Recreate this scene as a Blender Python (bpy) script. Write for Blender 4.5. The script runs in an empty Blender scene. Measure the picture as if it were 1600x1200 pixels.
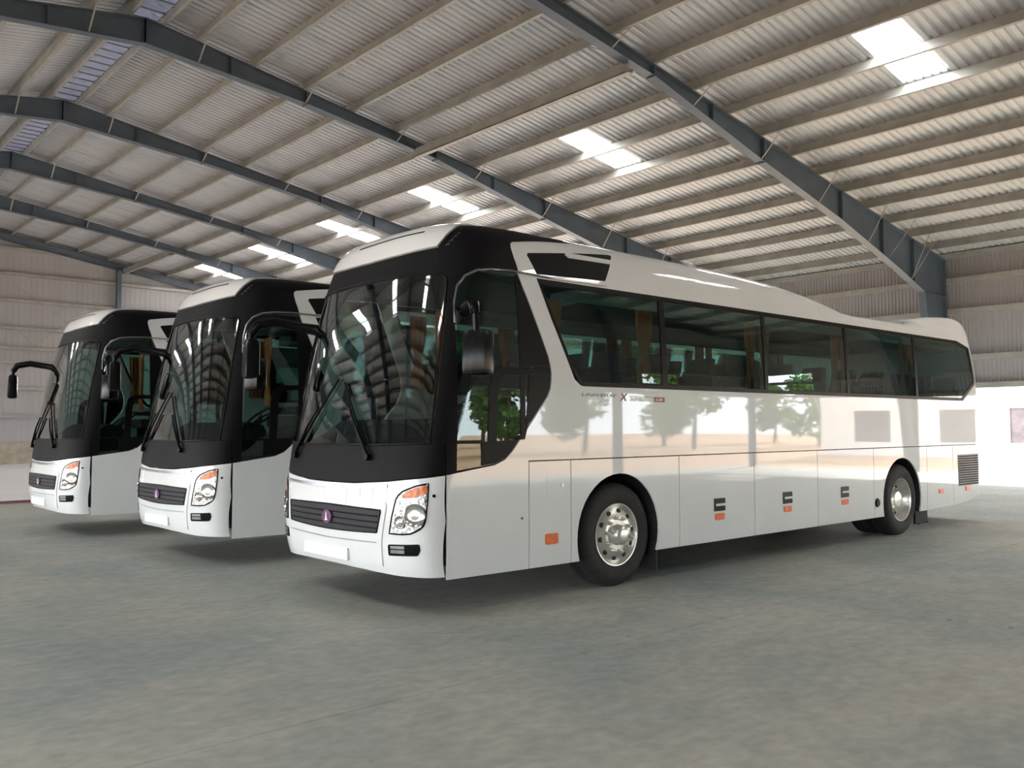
import bpy, bmesh, math, random
from mathutils import Vector, Matrix, Euler
random.seed(7)
scene = bpy.context.scene
COL = scene.collection

# ------------------------------------------------------------------ camera
W_PX, H_PX, F_PX = 1600, 1200, 1368.0
cam_data = bpy.data.cameras.new('camera')
cam = bpy.data.objects.new('camera', cam_data)
COL.objects.link(cam)
cam_data.sensor_fit = 'HORIZONTAL'
cam_data.sensor_width = 36.0
cam_data.lens = 36.0 * F_PX / W_PX
cam_data.clip_start, cam_data.clip_end = 0.05, 900
YAW, PITCH, ROLL = math.radians(48.80), math.radians(2.88), math.radians(-0.23)
fw = Vector((math.cos(PITCH)*math.cos(YAW), math.cos(PITCH)*math.sin(YAW), math.sin(PITCH)))
rt = fw.cross(Vector((0, 0, 1))).normalized()
up = rt.cross(fw)
rt2 = math.cos(ROLL)*rt + math.sin(ROLL)*up
up2 = -math.sin(ROLL)*rt + math.cos(ROLL)*up
m = Matrix.Identity(4)
for i in range(3):
    m[i][0], m[i][1], m[i][2] = rt2[i], up2[i], -fw[i]
m.translation = Vector((-3.905, -5.842, 1.572))
cam.matrix_world = m
scene.camera = cam

# ------------------------------------------------------------------ light
SKY_STRENGTH = 1.0
SUN_STRENGTH = 2.0
EXPOSURE = 3.55
world = bpy.data.worlds.new('hazy_sky')
scene.world = world
world.use_nodes = True
wt = world.node_tree
wt.nodes.clear()
w_out = wt.nodes.new('ShaderNodeOutputWorld')
w_bg = wt.nodes.new('ShaderNodeBackground')
w_bg.inputs['Color'].default_value = (0.90, 0.95, 1.0, 1)
w_bg.inputs['Strength'].default_value = SKY_STRENGTH
wt.links.new(w_bg.outputs[0], w_out.inputs[0])
sun_data = bpy.data.lights.new('sun', 'SUN')
sun_data.energy = SUN_STRENGTH
sun_data.angle = math.radians(1.5)
sun_data.color = (1.0, 0.94, 0.85)
sun = bpy.data.objects.new('sun', sun_data)
COL.objects.link(sun)
SUN_DIR = Vector((math.cos(math.radians(-18))*math.cos(math.radians(25.5)), math.sin(math.radians(-18))*math.cos(math.radians(25.5)), math.sin(math.radians(25.5))))
sun.rotation_euler = SUN_DIR.to_track_quat('Z', 'Y').to_euler()
sun.location = SUN_DIR*60
vs = scene.view_settings
vs.view_transform = 'Standard'
vs.look = 'None'
vs.gamma = 1.0
vs.use_curve_mapping = False
vs.exposure = EXPOSURE

# ------------------------------------------------------------------ materials
MATS = {}
def nodes_of(name):
    mt = bpy.data.materials.new(name); mt.use_nodes = True
    nt = mt.node_tree; b = nt.nodes['Principled BSDF']
    return mt, nt, b
def noise_mix(nt, scale, c1, c2, lo=.35, hi=.65, detail=6, coord='Object', stretch=None, dist=0.0):
    tc = nt.nodes.new('ShaderNodeTexCoord')
    n = nt.nodes.new('ShaderNodeTexNoise'); n.inputs['Scale'].default_value = scale; n.inputs['Detail'].default_value = detail
    n.inputs['Distortion'].default_value = dist
    src = tc.outputs[coord]
    if stretch:
        mp = nt.nodes.new('ShaderNodeMapping'); mp.inputs['Scale'].default_value = stretch
        nt.links.new(src, mp.inputs[0]); src = mp.outputs[0]
    nt.links.new(src, n.inputs['Vector'])
    r = nt.nodes.new('ShaderNodeValToRGB')
    r.color_ramp.elements[0].position = lo; r.color_ramp.elements[0].color = (*c1, 1)
    r.color_ramp.elements[1].position = hi; r.color_ramp.elements[1].color = (*c2, 1)
    nt.links.new(n.outputs['Fac'], r.inputs[0])
    return r.outputs[0], n
def mat(name, col, rough=.5, metal=0.0, var=.06, scale=3.0, coat=0.0, bump=0.0, bscale=60, spec=None, emit=None, estr=0.0):
    if name in MATS: return MATS[name]
    mt, nt, b = nodes_of(name)
    c1 = tuple(max(0, c*(1-var)) for c in col); c2 = tuple(min(1, c*(1+var)) for c in col)
    out, n = noise_mix(nt, scale, c1, c2)
    nt.links.new(out, b.inputs['Base Color'])
    b.inputs['Roughness'].default_value = rough; b.inputs['Metallic'].default_value = metal
    b.inputs['Coat Weight'].default_value = coat; b.inputs['Coat Roughness'].default_value = .025
    if spec is not None: b.inputs['Specular IOR Level'].default_value = spec
    if bump:
        bn = nt.nodes.new('ShaderNodeTexNoise'); bn.inputs['Scale'].default_value = bscale; bn.inputs['Detail'].default_value = 4
        tc = nt.nodes.new('ShaderNodeTexCoord'); nt.links.new(tc.outputs['Object'], bn.inputs['Vector'])
        bp = nt.nodes.new('ShaderNodeBump'); bp.inputs['Strength'].default_value = bump; bp.inputs['Distance'].default_value = .01
        nt.links.new(bn.outputs['Fac'], bp.inputs['Height']); nt.links.new(bp.outputs[0], b.inputs['Normal'])
    if emit:
        b.inputs['Emission Color'].default_value = (*emit, 1); b.inputs['Emission Strength'].default_value = estr
    MATS[name] = mt
    return mt
def glass(name, tint, refl=1.0):
    """tinted pane: see-through by its tint, mirror-like by the viewing angle (Schlick)"""
    if name in MATS: return MATS[name]
    mt = bpy.data.materials.new(name); mt.use_nodes = True; nt = mt.node_tree; nt.nodes.clear()
    o = nt.nodes.new('ShaderNodeOutputMaterial'); mx = nt.nodes.new('ShaderNodeMixShader')
    tr = nt.nodes.new('ShaderNodeBsdfTransparent')
    tc = nt.nodes.new('ShaderNodeTexCoord'); no = nt.nodes.new('ShaderNodeTexNoise'); no.inputs['Scale'].default_value = .8
    rp = nt.nodes.new('ShaderNodeValToRGB')
    rp.color_ramp.elements[0].color = (*[c*.96 for c in tint], 1); rp.color_ramp.elements[1].color = (*[min(1, c*1.04) for c in tint], 1)
    nt.links.new(tc.outputs['Object'], no.inputs['Vector']); nt.links.new(no.outputs['Fac'], rp.inputs[0]); nt.links.new(rp.outputs[0], tr.inputs[0])
    gl = nt.nodes.new('ShaderNodeBsdfGlossy'); gl.inputs['Roughness'].default_value = .01
    lw = nt.nodes.new('ShaderNodeLayerWeight'); lw.inputs['Blend'].default_value = .5
    pw = nt.nodes.new('ShaderNodeMath'); pw.operation = 'POWER'; pw.inputs[1].default_value = 4.0
    ml = nt.nodes.new('ShaderNodeMath'); ml.operation = 'MULTIPLY_ADD'; ml.inputs[1].default_value = .9*refl; ml.inputs[2].default_value = .045*refl
    nt.links.new(lw.outputs['Facing'], pw.inputs[0]); nt.links.new(pw.outputs[0], ml.inputs[0]); nt.links.new(ml.outputs[0], mx.inputs[0])
    nt.links.new(tr.outputs[0], mx.inputs[1]); nt.links.new(gl.outputs[0], mx.inputs[2]); nt.links.new(mx.outputs[0], o.inputs[0])
    MATS[name] = mt
    return mt

M_WHITE = mat('white_coach_paint', (.80, .815, .80), .5, var=.015, coat=1.0, spec=.15)
M_BLACK = mat('satin_black_paint', (.006, .0055, .0065), .52, var=.1, spec=.13)
M_GLOSSBLACK = mat('gloss_black_plastic', (.005, .005, .006), .22, var=.1, spec=.16)
M_RUBBER = mat('tyre_rubber', (.018, .017, .017), .75, var=.25, scale=14, bump=.2)
M_SEAL = mat('black_window_seal', (.005, .005, .005), .35, var=.1, spec=.12)
M_CHROME = mat('polished_metal', (.82, .80, .76), .14, 1.0, var=.05)
M_RIM = mat('satin_alloy', (.74, .72, .67), .30, .85, var=.05)
M_SILVER = mat('satin_silver_trim', (.42, .42, .43), .28, .95, var=.1)
M_DARK = mat('underbody_black', (.014, .014, .014), .7, var=.3)
M_GRILLE = mat('charcoal_grille', (.022, .021, .025), .5, var=.12, spec=.3)
M_VENT = mat('grey_vent_mesh', (.16, .155, .16), .5, var=.12)
M_AMBER = mat('amber_lens', (.80, .15, .02), .3, var=.12, scale=20, coat=.2)
M_ORANGE = mat('orange_signal_lens', (.72, .16, .01), .35, var=.4, scale=30, coat=.15)
M_LENS = mat('headlamp_reflector', (.42, .42, .41), .2, .95, var=.45, scale=30, bump=1.0, bscale=42, coat=.5)
M_PLATE = mat('blank_white_plate', (.95, .95, .95), .35, var=.01)
M_PURPLE = mat('purple_enamel', (.11, .018, .095), .35, var=.1, coat=.2)
M_TEXTD = mat('dark_lettering', (.10, .09, .09), .4)
M_TEXTW = mat('white_lettering', (.88, .88, .88), .4)
M_RED = mat('red_lettering', (.28, .02, .02), .4)
M_SEAT = mat('maroon_seat_cloth', (.075, .035, .042), .9, var=.25, scale=20, bump=.3)
M_SEATG = mat('grey_seat_cloth', (.05, .05, .055), .9, var=.25, scale=20)
M_CURTAIN = mat('rust_curtain', (.50, .14, .045), .85, var=.25, scale=9)
M_INT = mat('interior_trim_grey', (.16, .16, .16), .6, var=.1)
M_DASH = mat('dashboard_black', (.02, .02, .022), .55, var=.2)
M_CARPET = mat('coach_floor', (.06, .055, .055), .8, var=.2)
G_SIDE = glass('tinted_side_glass', (.58, .73, .70))
G_WIND = glass('windscreen_glass', (.66, .72, .71), 1.7)
M_STEEL = mat('blue_grey_steel', (.078, .104, .134), .42, var=.12, scale=1.3)
M_PURLIN = mat('galvanised_purlin', (.31, .31, .285), .5, .15, var=.12, scale=2.0)
M_DADO = mat('tan_dado', (.34, .30, .23), .8, var=.15)
M_REDLINE = mat('red_floor_line', (.34, .05, .05), .6, var=.2)
M_DKLINE = mat('dark_floor_line', (.05, .04, .045), .6, var=.2)
M_FACADE = mat('white_render', (.80, .79, .77), .8, var=.03)
M_WINDOW = mat('dark_office_pane', (.10, .085, .095), .15, var=.2)
M_BARK = mat('bark', (.13, .09, .06), .9, var=.3, scale=8)
M_LEAF = mat('leaf_green', (.10, .19, .05), .7, var=.5, scale=1.2)

def sheet_material(name, c1, c2, rough, metal):
    mt, nt, b = nodes_of(name)
    out, n = noise_mix(nt, .5, c1, c2, .3, .7, 5, stretch=(1, 1, 1))
    nt.links.new(out, b.inputs['Base Color']); b.inputs['Roughness'].default_value = rough; b.inputs['Metallic'].default_value = metal
    return mt
M_ROOF = sheet_material('zinc_roof_sheet', (.50, .50, .505), (.59, .59, .595), .46, .2)
M_CLAD = sheet_material('grey_wall_sheet', (.34, .335, .345), (.40, .395, .40), .55, .1)

def concrete():
    mt, nt, b = nodes_of('mottled_concrete_floor')
    big, n1 = noise_mix(nt, .42, (.515, .51, .455), (.36, .40, .39), .37, .65, 9, dist=.5)
    fine, n2 = noise_mix(nt, 2.6, (.86, .86, .86), (1.0, 1.0, 1.0), .3, .66, 10, stretch=(1, 1.7, 1), dist=.4)
    warm, n3 = noise_mix(nt, .17, (1.0, .99, .97), (1.03, .985, .93), .5, .72, 4)
    grit, n4 = noise_mix(nt, 9.0, (.88, .885, .885), (1.06, 1.055, 1.05), .36, .64, 8, stretch=(1, 1.3, 1))
    spots, n5 = noise_mix(nt, 3.3, (.55, .53, .5), (1, 1, 1), .235, .27, 2)
    a = nt.nodes.new('ShaderNodeMixRGB'); a.blend_type = 'MULTIPLY'; a.inputs[0].default_value = 1
    c = nt.nodes.new('ShaderNodeMixRGB'); c.blend_type = 'MULTIPLY'; c.inputs[0].default_value = 1
    nt.links.new(big, a.inputs[1]); nt.links.new(fine, a.inputs[2]); nt.links.new(a.outputs[0], c.inputs[1]); nt.links.new(warm, c.inputs[2])
    g = nt.nodes.new('ShaderNodeMixRGB'); g.blend_type = 'MULTIPLY'; g.inputs[0].default_value = 1
    g2 = nt.nodes.new('ShaderNodeMixRGB'); g2.blend_type = 'MULTIPLY'; g2.inputs[0].default_value = 1
    nt.links.new(c.outputs[0], g.inputs[1]); nt.links.new(grit, g.inputs[2]); nt.links.new(g.outputs[0], g2.inputs[1]); nt.links.new(spots, g2.inputs[2])
    nt.links.new(g2.outputs[0], b.inputs['Base Color'])
    b.inputs['Roughness'].default_value = .62
    b.inputs['Specular IOR Level'].default_value = .3
    bp = nt.nodes.new('ShaderNodeBump'); bp.inputs['Strength'].default_value = .12; bp.inputs['Distance'].default_value = .01
    nt.links.new(n2.outputs['Fac'], bp.inputs['Height']); nt.links.new(bp.outputs[0], b.inputs['Normal'])
    return mt
M_FLOOR = concrete()
def pale():
    mt, nt, b = nodes_of('pale_floor')  # paler base colour for the slabs beyond the red line
    out, n = noise_mix(nt, .6, (.84, .81, .79), (.90, .87, .85), .3, .7, 6)
    nt.links.new(out, b.inputs['Base Color']); b.inputs['Roughness'].default_value = .5
    return mt
M_PALE = pale()
def dirt():
    mt, nt, b = nodes_of('orange_dirt')
    out, n = noise_mix(nt, .12, (.46, .25, .12), (.50, .33, .20), .3, .7, 8)
    nt.links.new(out, b.inputs['Base Color']); b.inputs['Roughness'].default_value = .95
    return mt
M_DIRT = dirt()
def daylit(name, col, strength, scale, contrast=.0):
    """translucent sheet with the daylight behind it"""
    mt, nt, b = nodes_of(name)
    c1 = tuple(c*(1-contrast) for c in col)
    out, n = noise_mix(nt, scale, c1, col, .4, .6, 3, stretch=(1, 4, 1))
    b.inputs['Base Color'].default_value = (.35, .35, .38, 1)
    nt.links.new(out, b.inputs['Emission Color']); b.inputs['Emission Strength'].default_value = strength
    return mt
M_SKYLIGHT = daylit('daylit_translucent_sheet', (1.0, 1.0, 1.0), 2.2, 1.5, .04)
M_RIDGE = daylit('daylit_ridge_film', (.40, .41, .62), .028, 6, .6)

# ------------------------------------------------------------------ mesh helpers
class MB:
    def __init__(self): self.v = []; self.f = []
    def add(self, vs_, fs):
        n = len(self.v); self.v += [tuple(p) for p in vs_]; self.f += [tuple(i+n for i in f) for f in fs]; return self
    def box(self, a, b):
        (x0, y0, z0), (x1, y1, z1) = a, b
        return self.add([(x0,y0,z0),(x1,y0,z0),(x1,y1,z0),(x0,y1,z0),(x0,y0,z1),(x1,y0,z1),(x1,y1,z1),(x0,y1,z1)],
                        [(0,3,2,1),(4,5,6,7),(0,1,5,4),(1,2,6,5),(2,3,7,6),(3,0,4,7)])
    def rbox(self, a, b, r=.02):
        """box with chamfered edges"""
        bm = bmesh.new()
        t = MB().box(a, b)
        vv = [bm.verts.new(p) for p in t.v]
        for f in t.f: bm.faces.new([vv[i] for i in f])
        bmesh.ops.bevel(bm, geom=bm.edges[:], offset=r, segments=2, profile=.6, affect='EDGES')
        bm.verts.index_update()
        self.add([v.co[:] for v in bm.verts], [[v.index for v in f.verts] for f in bm.faces]); bm.free(); return self
    def prism(self, poly, axis, a, b):
        """polygon in the two other axes, drawn out along axis from a to b"""
        def P(p, t):
            q = list(p); q.insert(axis, t); return tuple(q)
        n = len(poly)
        v = [P(p, a) for p in poly]+[P(p, b) for p in poly]
        f = [tuple(range(n))[::-1], tuple(range(n, 2*n))]+[(i, (i+1) % n, n+(i+1) % n, n+i) for i in range(n)]
        return self.add(v, f)
    def bar(self, p, q, w, h=None):
        """rectangular bar between two points"""
        h = h or w; p, q = Vector(p), Vector(q); d = (q-p).normalized()
        u = d.cross(Vector((0, 0, 1)))
        if u.length < 1e-4: u = Vector((1, 0, 0))
        u.normalize(); t = u.cross(d)
        c = [u*w/2+t*h/2, -u*w/2+t*h/2, -u*w/2-t*h/2, u*w/2-t*h/2]
        return self.add([p+k for k in c]+[q+k for k in c], [(0,1,2,3),(7,6,5,4),(0,4,5,1),(1,5,6,2),(2,6,7,3),(3,7,4,0)])
    def tube(self, path, r, n=8, closed=False):
        path = [Vector(p) for p in path]; m_ = len(path); base = len(self.v); prev = None
        rr = r if isinstance(r, (list, tuple)) else [r]*m_
        for i, p in enumerate(path):
            if closed: d = path[(i+1) % m_]-path[i-1]
            else: d = path[min(i+1, m_-1)]-path[max(i-1, 0)]
            d.normalize()
            if prev is None:
                u = d.cross(Vector((0, 0, 1)))
                if u.length < 1e-3: u = d.cross(Vector((1, 0, 0)))
            else: u = prev-d*prev.dot(d)
            u.normalize(); prev = u; t = d.cross(u)
            for k in range(n):
                a = 2*math.pi*k/n; self.v.append(tuple(p+u*rr[i]*math.cos(a)+t*rr[i]*math.sin(a)))
        for i in range(m_ if closed else m_-1):
            j = (i+1) % m_
            for k in range(n):
                self.f.append((base+i*n+k, base+i*n+(k+1) % n, base+j*n+(k+1) % n, base+j*n+k))
        if not closed:
            self.f.append(tuple(base+k for k in range(n))[::-1]); self.f.append(tuple(base+(m_-1)*n+k for k in range(n)))
        return self
    def lathe(self, prof, n=48, c=(0, 0, 0), axis=1, cap0=False, cap1=False):
        """profile of (radius, position along axis)"""
        base = len(self.v); m_ = len(prof)
        for r, t in prof:
            for k in range(n):
                a = 2*math.pi*k/n; q = [r*math.cos(a), r*math.sin(a)]; q.insert(axis, t)
                self.v.append((q[0]+c[0], q[1]+c[1], q[2]+c[2]))
        for i in range(m_-1):
            for k in range(n):
                self.f.append((base+i*n+k, base+(i+1)*n+k, base+(i+1)*n+(k+1) % n, base+i*n+(k+1) % n))
        if cap0: self.f.append(tuple(base+k for k in range(n)))
        if cap1: self.f.append(tuple(base+(m_-1)*n+k for k in range(n))[::-1])
        return self
    def mesh(self, name, material, smooth=None):
        me = bpy.data.meshes.new(name); me.from_pydata(self.v, [], self.f); me.update()
        bm = bmesh.new(); bm.from_mesh(me); bmesh.ops.recalc_face_normals(bm, faces=bm.faces[:]); bm.to_mesh(me); bm.free()
        me.materials.append(material)
        if smooth is not None:
            me.shade_smooth(); me.set_sharp_from_angle(angle=math.radians(smooth))
        return me
    def build(self, name, material, parent=None, smooth=None, loc=None):
        return link(name, self.mesh(name, material, smooth), parent, loc)
def link(name, me, parent=None, loc=None):
    o = bpy.data.objects.new(name, me); COL.objects.link(o)
    if parent: o.parent = parent
    if loc: o.location = loc
    return o
def empty(name, loc=(0, 0, 0), parent=None):
    o = bpy.data.objects.new(name, None); COL.objects.link(o); o.location = loc; o.empty_display_size = .3
    if parent: o.parent = parent
    return o
def tag(o, label=None, category=None, group=None, kind=None):
    if label: o['label'] = label
    if category: o['category'] = category
    if group: o['group'] = group
    if kind: o['kind'] = kind
    return o
def copy_tree(o, parent=None):
    c = o.copy(); COL.objects.link(c); c.parent = parent
    for ch in list(o.children): copy_tree(ch, c)
    return c
# ------------------------------------------------------------------ the hall (its own axes: u across, v along the ridge), turned a little against the coaches
HALL_TURN = math.radians(.538)
def hall(o, kind='structure'):
    o.rotation_euler = (0, 0, HALL_TURN)
    if kind: o['kind'] = kind
    return o
RIDGE, EAVE = 2.9, 26.62
LEFT = 2*RIDGE-EAVE
FRAMES = [-14.6, -8.1, -1.6, 6.48, 14.55, 21.24, 27.45, 33.41, 39.58]
V0, V1 = -15.0, 40.0
SLOPE = .162
def ztop(u): return 11.03-SLOPE*abs(u-RIDGE)
# rafter underside, measured from the ridge outwards
UNDER = [(0, 10.42), (4.1, 10.03), (8.3, 9.42), (12.7, 8.36), (16.7, 7.47), (20.2, 6.52), (22.05, 5.95)]

# floor: slabs with open joints under the frames and the ridge
floor = hall(empty('floor'))
ucuts = [LEFT-.3, -12.6, -4.6, 3.45, 11.4, 19.4, EAVE+.35]
vcuts = [V0-.2]+[f+.1 for f in FRAMES[1:-1]]+[V1+.2]
vcuts.insert(vcuts.index(FRAMES[4]+.1)+1, 15.45)
vcuts.remove(FRAMES[4]+.1)
for i in range(len(ucuts)-1):
    for j in range(len(vcuts)-1):
        pale_zone = vcuts[j] >= 15.4
        g = .0025
        MB().box((ucuts[i]+g, vcuts[j]+g, -.15), (ucuts[i+1]-g, vcuts[j+1]-g, 0)).build('slab', M_PALE if pale_zone else M_FLOOR, floor)
MB().box((LEFT-.2, V0-.1, -.2), (EAVE+.3, V1+.1, -.02)).build('joint_filler', M_DKLINE, floor)
MB().box((LEFT-.2, 15.36, 0), (EAVE+.2, 15.62, .012)).build('red_line', M_REDLINE, floor)
MB().box((LEFT-.2, 15.68, 0), (EAVE+.2, 16.1, .012)).build('dark_line', M_DKLINE, floor)

# roof: ribbed sheets, purlins, skylights
ceiling = hall(empty('ceiling'))
def sheet_mesh(name, material, w=1.0, pitch=.2, h=.034, t=.004):
    """ribbed sheet, w wide along y, one metre long along x, ribs standing up"""
    prof = []
    n = int(round(w/pitch))
    for k in range(n):
        y = k*pitch
        prof += [(y, 0), (y+pitch*.50, 0), (y+pitch*.62, h), (y+pitch*.88, h)]
    prof.append((w+.02, 0))
    mb = MB(); n = len(prof)
    mb.v = [(0, y, z) for y, z in prof]+[(1, y, z) for y, z in prof]
    mb.f = [(i, i+1, n+i+1, n+i) for i in range(n-1)]
    mb.v += [(x, y, z+t) for x, y, z in mb.v]; q = 2*n
    mb.f += [tuple(q+i for i in f)[::-1] for f in mb.f]
    return mb.mesh(name, material)
ME_ROOF = sheet_mesh('roof_sheet', M_ROOF)
ME_LIGHT = sheet_mesh('skylight_panel', M_SKYLIGHT)
ME_CLAD = sheet_mesh('cladding_sheet', M_CLAD, 1.0, .125, .03)
ME_CLADF = sheet_mesh('cladding_sheet', sheet_material('pale_gable_sheet', (.33, .327, .333), (.38, .377, .383), .6, .0), 1.0, .25, .008)
PURLIN_H = .24
def roof_piece(name, me, side, v, u0, u1, w):
    """u0, u1 measured outwards from the ridge"""
    L = (u1-u0)*math.sqrt(1+SLOPE**2)
    o = link(name, me, ceiling)
    o.scale = (L, w, 1)
    a = math.atan(SLOPE)
    z = 11.03+PURLIN_H+.005-SLOPE*u0
    if side > 0:
        o.location = (RIDGE+u0, v, z); o.rotation_euler = (0, a, 0)
    else:
        o.location = (RIDGE-u0, v+w, z); o.rotation_euler = (Matrix.Rotation(math.pi, 3, 'Z') @ Matrix.Rotation(a, 3, 'Y')).to_euler()
    return o
sky_v = []
for k in range(len(FRAMES)-1):
    mid = (FRAMES[k]+FRAMES[k+1])/2
    sky_v.append(mid-.45)
sky_v[2], sky_v[3], sky_v[4] = 1.76, 10.30, 17.62
anchors = sorted(sky_v)
strips = []                      # (start, width, is_skylight)
v = V0
for a in anchors+[V1]:
    n = max(1, round(a-v)); w = (a-v)/n
    strips += [(v+w*k, w, False) for k in range(n)]
    v = a
    if a < V1:
        strips.append((a, .94, True)); v = a+.94
for side in (1, -1):
    OUT = EAVE-RIDGE+.35
    for vv, w, lit in strips:
        if lit:
            roof_piece('roof_sheet', ME_ROOF, side, vv, .35, 9.98, w)
            roof_piece('skylight_panel', ME_LIGHT, side, vv, 9.98, 12.5, w)
            roof_piece('roof_sheet', ME_ROOF, side, vv, 12.5, OUT, w)
        else:
            roof_piece('roof_sheet', ME_ROOF, side, vv, .35, OUT, w)
# film under the ridge vent
for k in range(len(FRAMES)-1):
    mb = MB(); n = 14; a0, a1 = FRAMES[k]+.004, FRAMES[k+1]-.004
    mb.prism([(RIDGE-.36, ztop(RIDGE)+.16), (RIDGE, ztop(RIDGE)+.26), (RIDGE+.36, ztop(RIDGE)+.16), (RIDGE, ztop(RIDGE)+.30)], 1, a0, a1)
    st = mb.build('ridge_film', M_RIDGE, ceiling)
    rb = MB()
    for q in range(n):
        t = a0+(a1-a0)*(q+.5)/n
        rb.bar((RIDGE-.36, t, ztop(RIDGE)+.13), (RIDGE+.36, t, ztop(RIDGE)+.13), .035, .03)
    rb.build('film_batten', M_PURLIN, st)
MB().prism([(RIDGE-.5, ztop(RIDGE)+.30), (RIDGE, ztop(RIDGE)+.42), (RIDGE+.5, ztop(RIDGE)+.30), (RIDGE, ztop(RIDGE)+.46)], 1, V0, V1).build('ridge_cap', M_ROOF, ceiling)
# purlins
PUR = [.42]+[round(14.07-RIDGE+1.42*k, 3) for k in range(-7, 9)]
def z_purlin(sign):
    w, h, t, l = .085, PURLIN_H, .008, .02
    return [(-w*sign, 0), (t*sign, 0), (t*sign, h-t), (w*sign, h-t), (w*sign, h-l-t), ((w+t)*sign, h-l-t), ((w+t)*sign, h), (0, h), (0, t), ((t-w)*sign, t), ((t-w)*sign, l), (-w*sign, l)]
for side in (1, -1):
    for d in PUR:
        if d > EAVE-RIDGE+.2: continue
        uu = RIDGE+side*d
        poly = [(uu+a, ztop(uu)+b) for a, b in z_purlin(side)]
        MB().prism(poly, 1, V0, V1).build('purlin', M_PURLIN, ceiling)

# portal frames
def ibeam(mb_web, mb_fl, top, bot, v, fwid=.24, tw=.016, tf=.02):
    """web between two polylines (u, z) and flanges along them"""
    n = len(top)
    a = [(u, v-tw/2, z) for u, z in top]+[(u, v-tw/2, z) for u, z in bot]
    b = [(u, v+tw/2, z) for u, z in top]+[(u, v+tw/2, z) for u, z in bot]
    f = []
    for i in range(n-1):
        f.append((i, i+1, n+i+1, n+i)); f.append((2*n+i, 3*n+i, 3*n+i+1, 2*n+i+1))
    mb_web.add(a+b, f)
    for line in (top, bot):
        s = 1 if line is top else -1
        for i in range(n-1):
            (u0, z0), (u1, z1) = line[i], line[i+1]
            mb_fl.add([(u0, v-fwid/2, z0), (u1, v-fwid/2, z1), (u1, v+fwid/2, z1), (u0, v+fwid/2, z0),
                       (u0, v-fwid/2, z0-s*tf), (u1, v-fwid/2, z1-s*tf), (u1, v+fwid/2, z1-s*tf), (u0, v+fwid/2, z0-s*tf)],
                      [(0,1,2,3),(7,6,5,4),(0,4,5,1),(1,5,6,2),(2,6,7,3),(3,7,4,0)])
def frame_labels(k):
    return ['blue-grey steel portal frame in the gable behind the camera', 'blue-grey steel portal frame second from the gable behind the camera',
            'blue-grey steel portal frame beside the camera, over the floor joint', 'nearest visible blue-grey steel frame, its column behind the near coach rear',
            'blue-grey steel frame passing just above the near coach roof', 'third visible blue-grey steel frame, arching over the middle coach',
            'fourth visible blue-grey steel frame, over the far coach', 'last free blue-grey steel frame before the far gable wall', 'thin blue-grey gable frame against the far wall'][k]
def under(d):
    for (a, za), (b, zb) in zip(UNDER, UNDER[1:]):
        if a <= d <= b: return za+(zb-za)*(d-a)/(b-a)
    return UNDER[-1][1]
frame_mesh = {}
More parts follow.
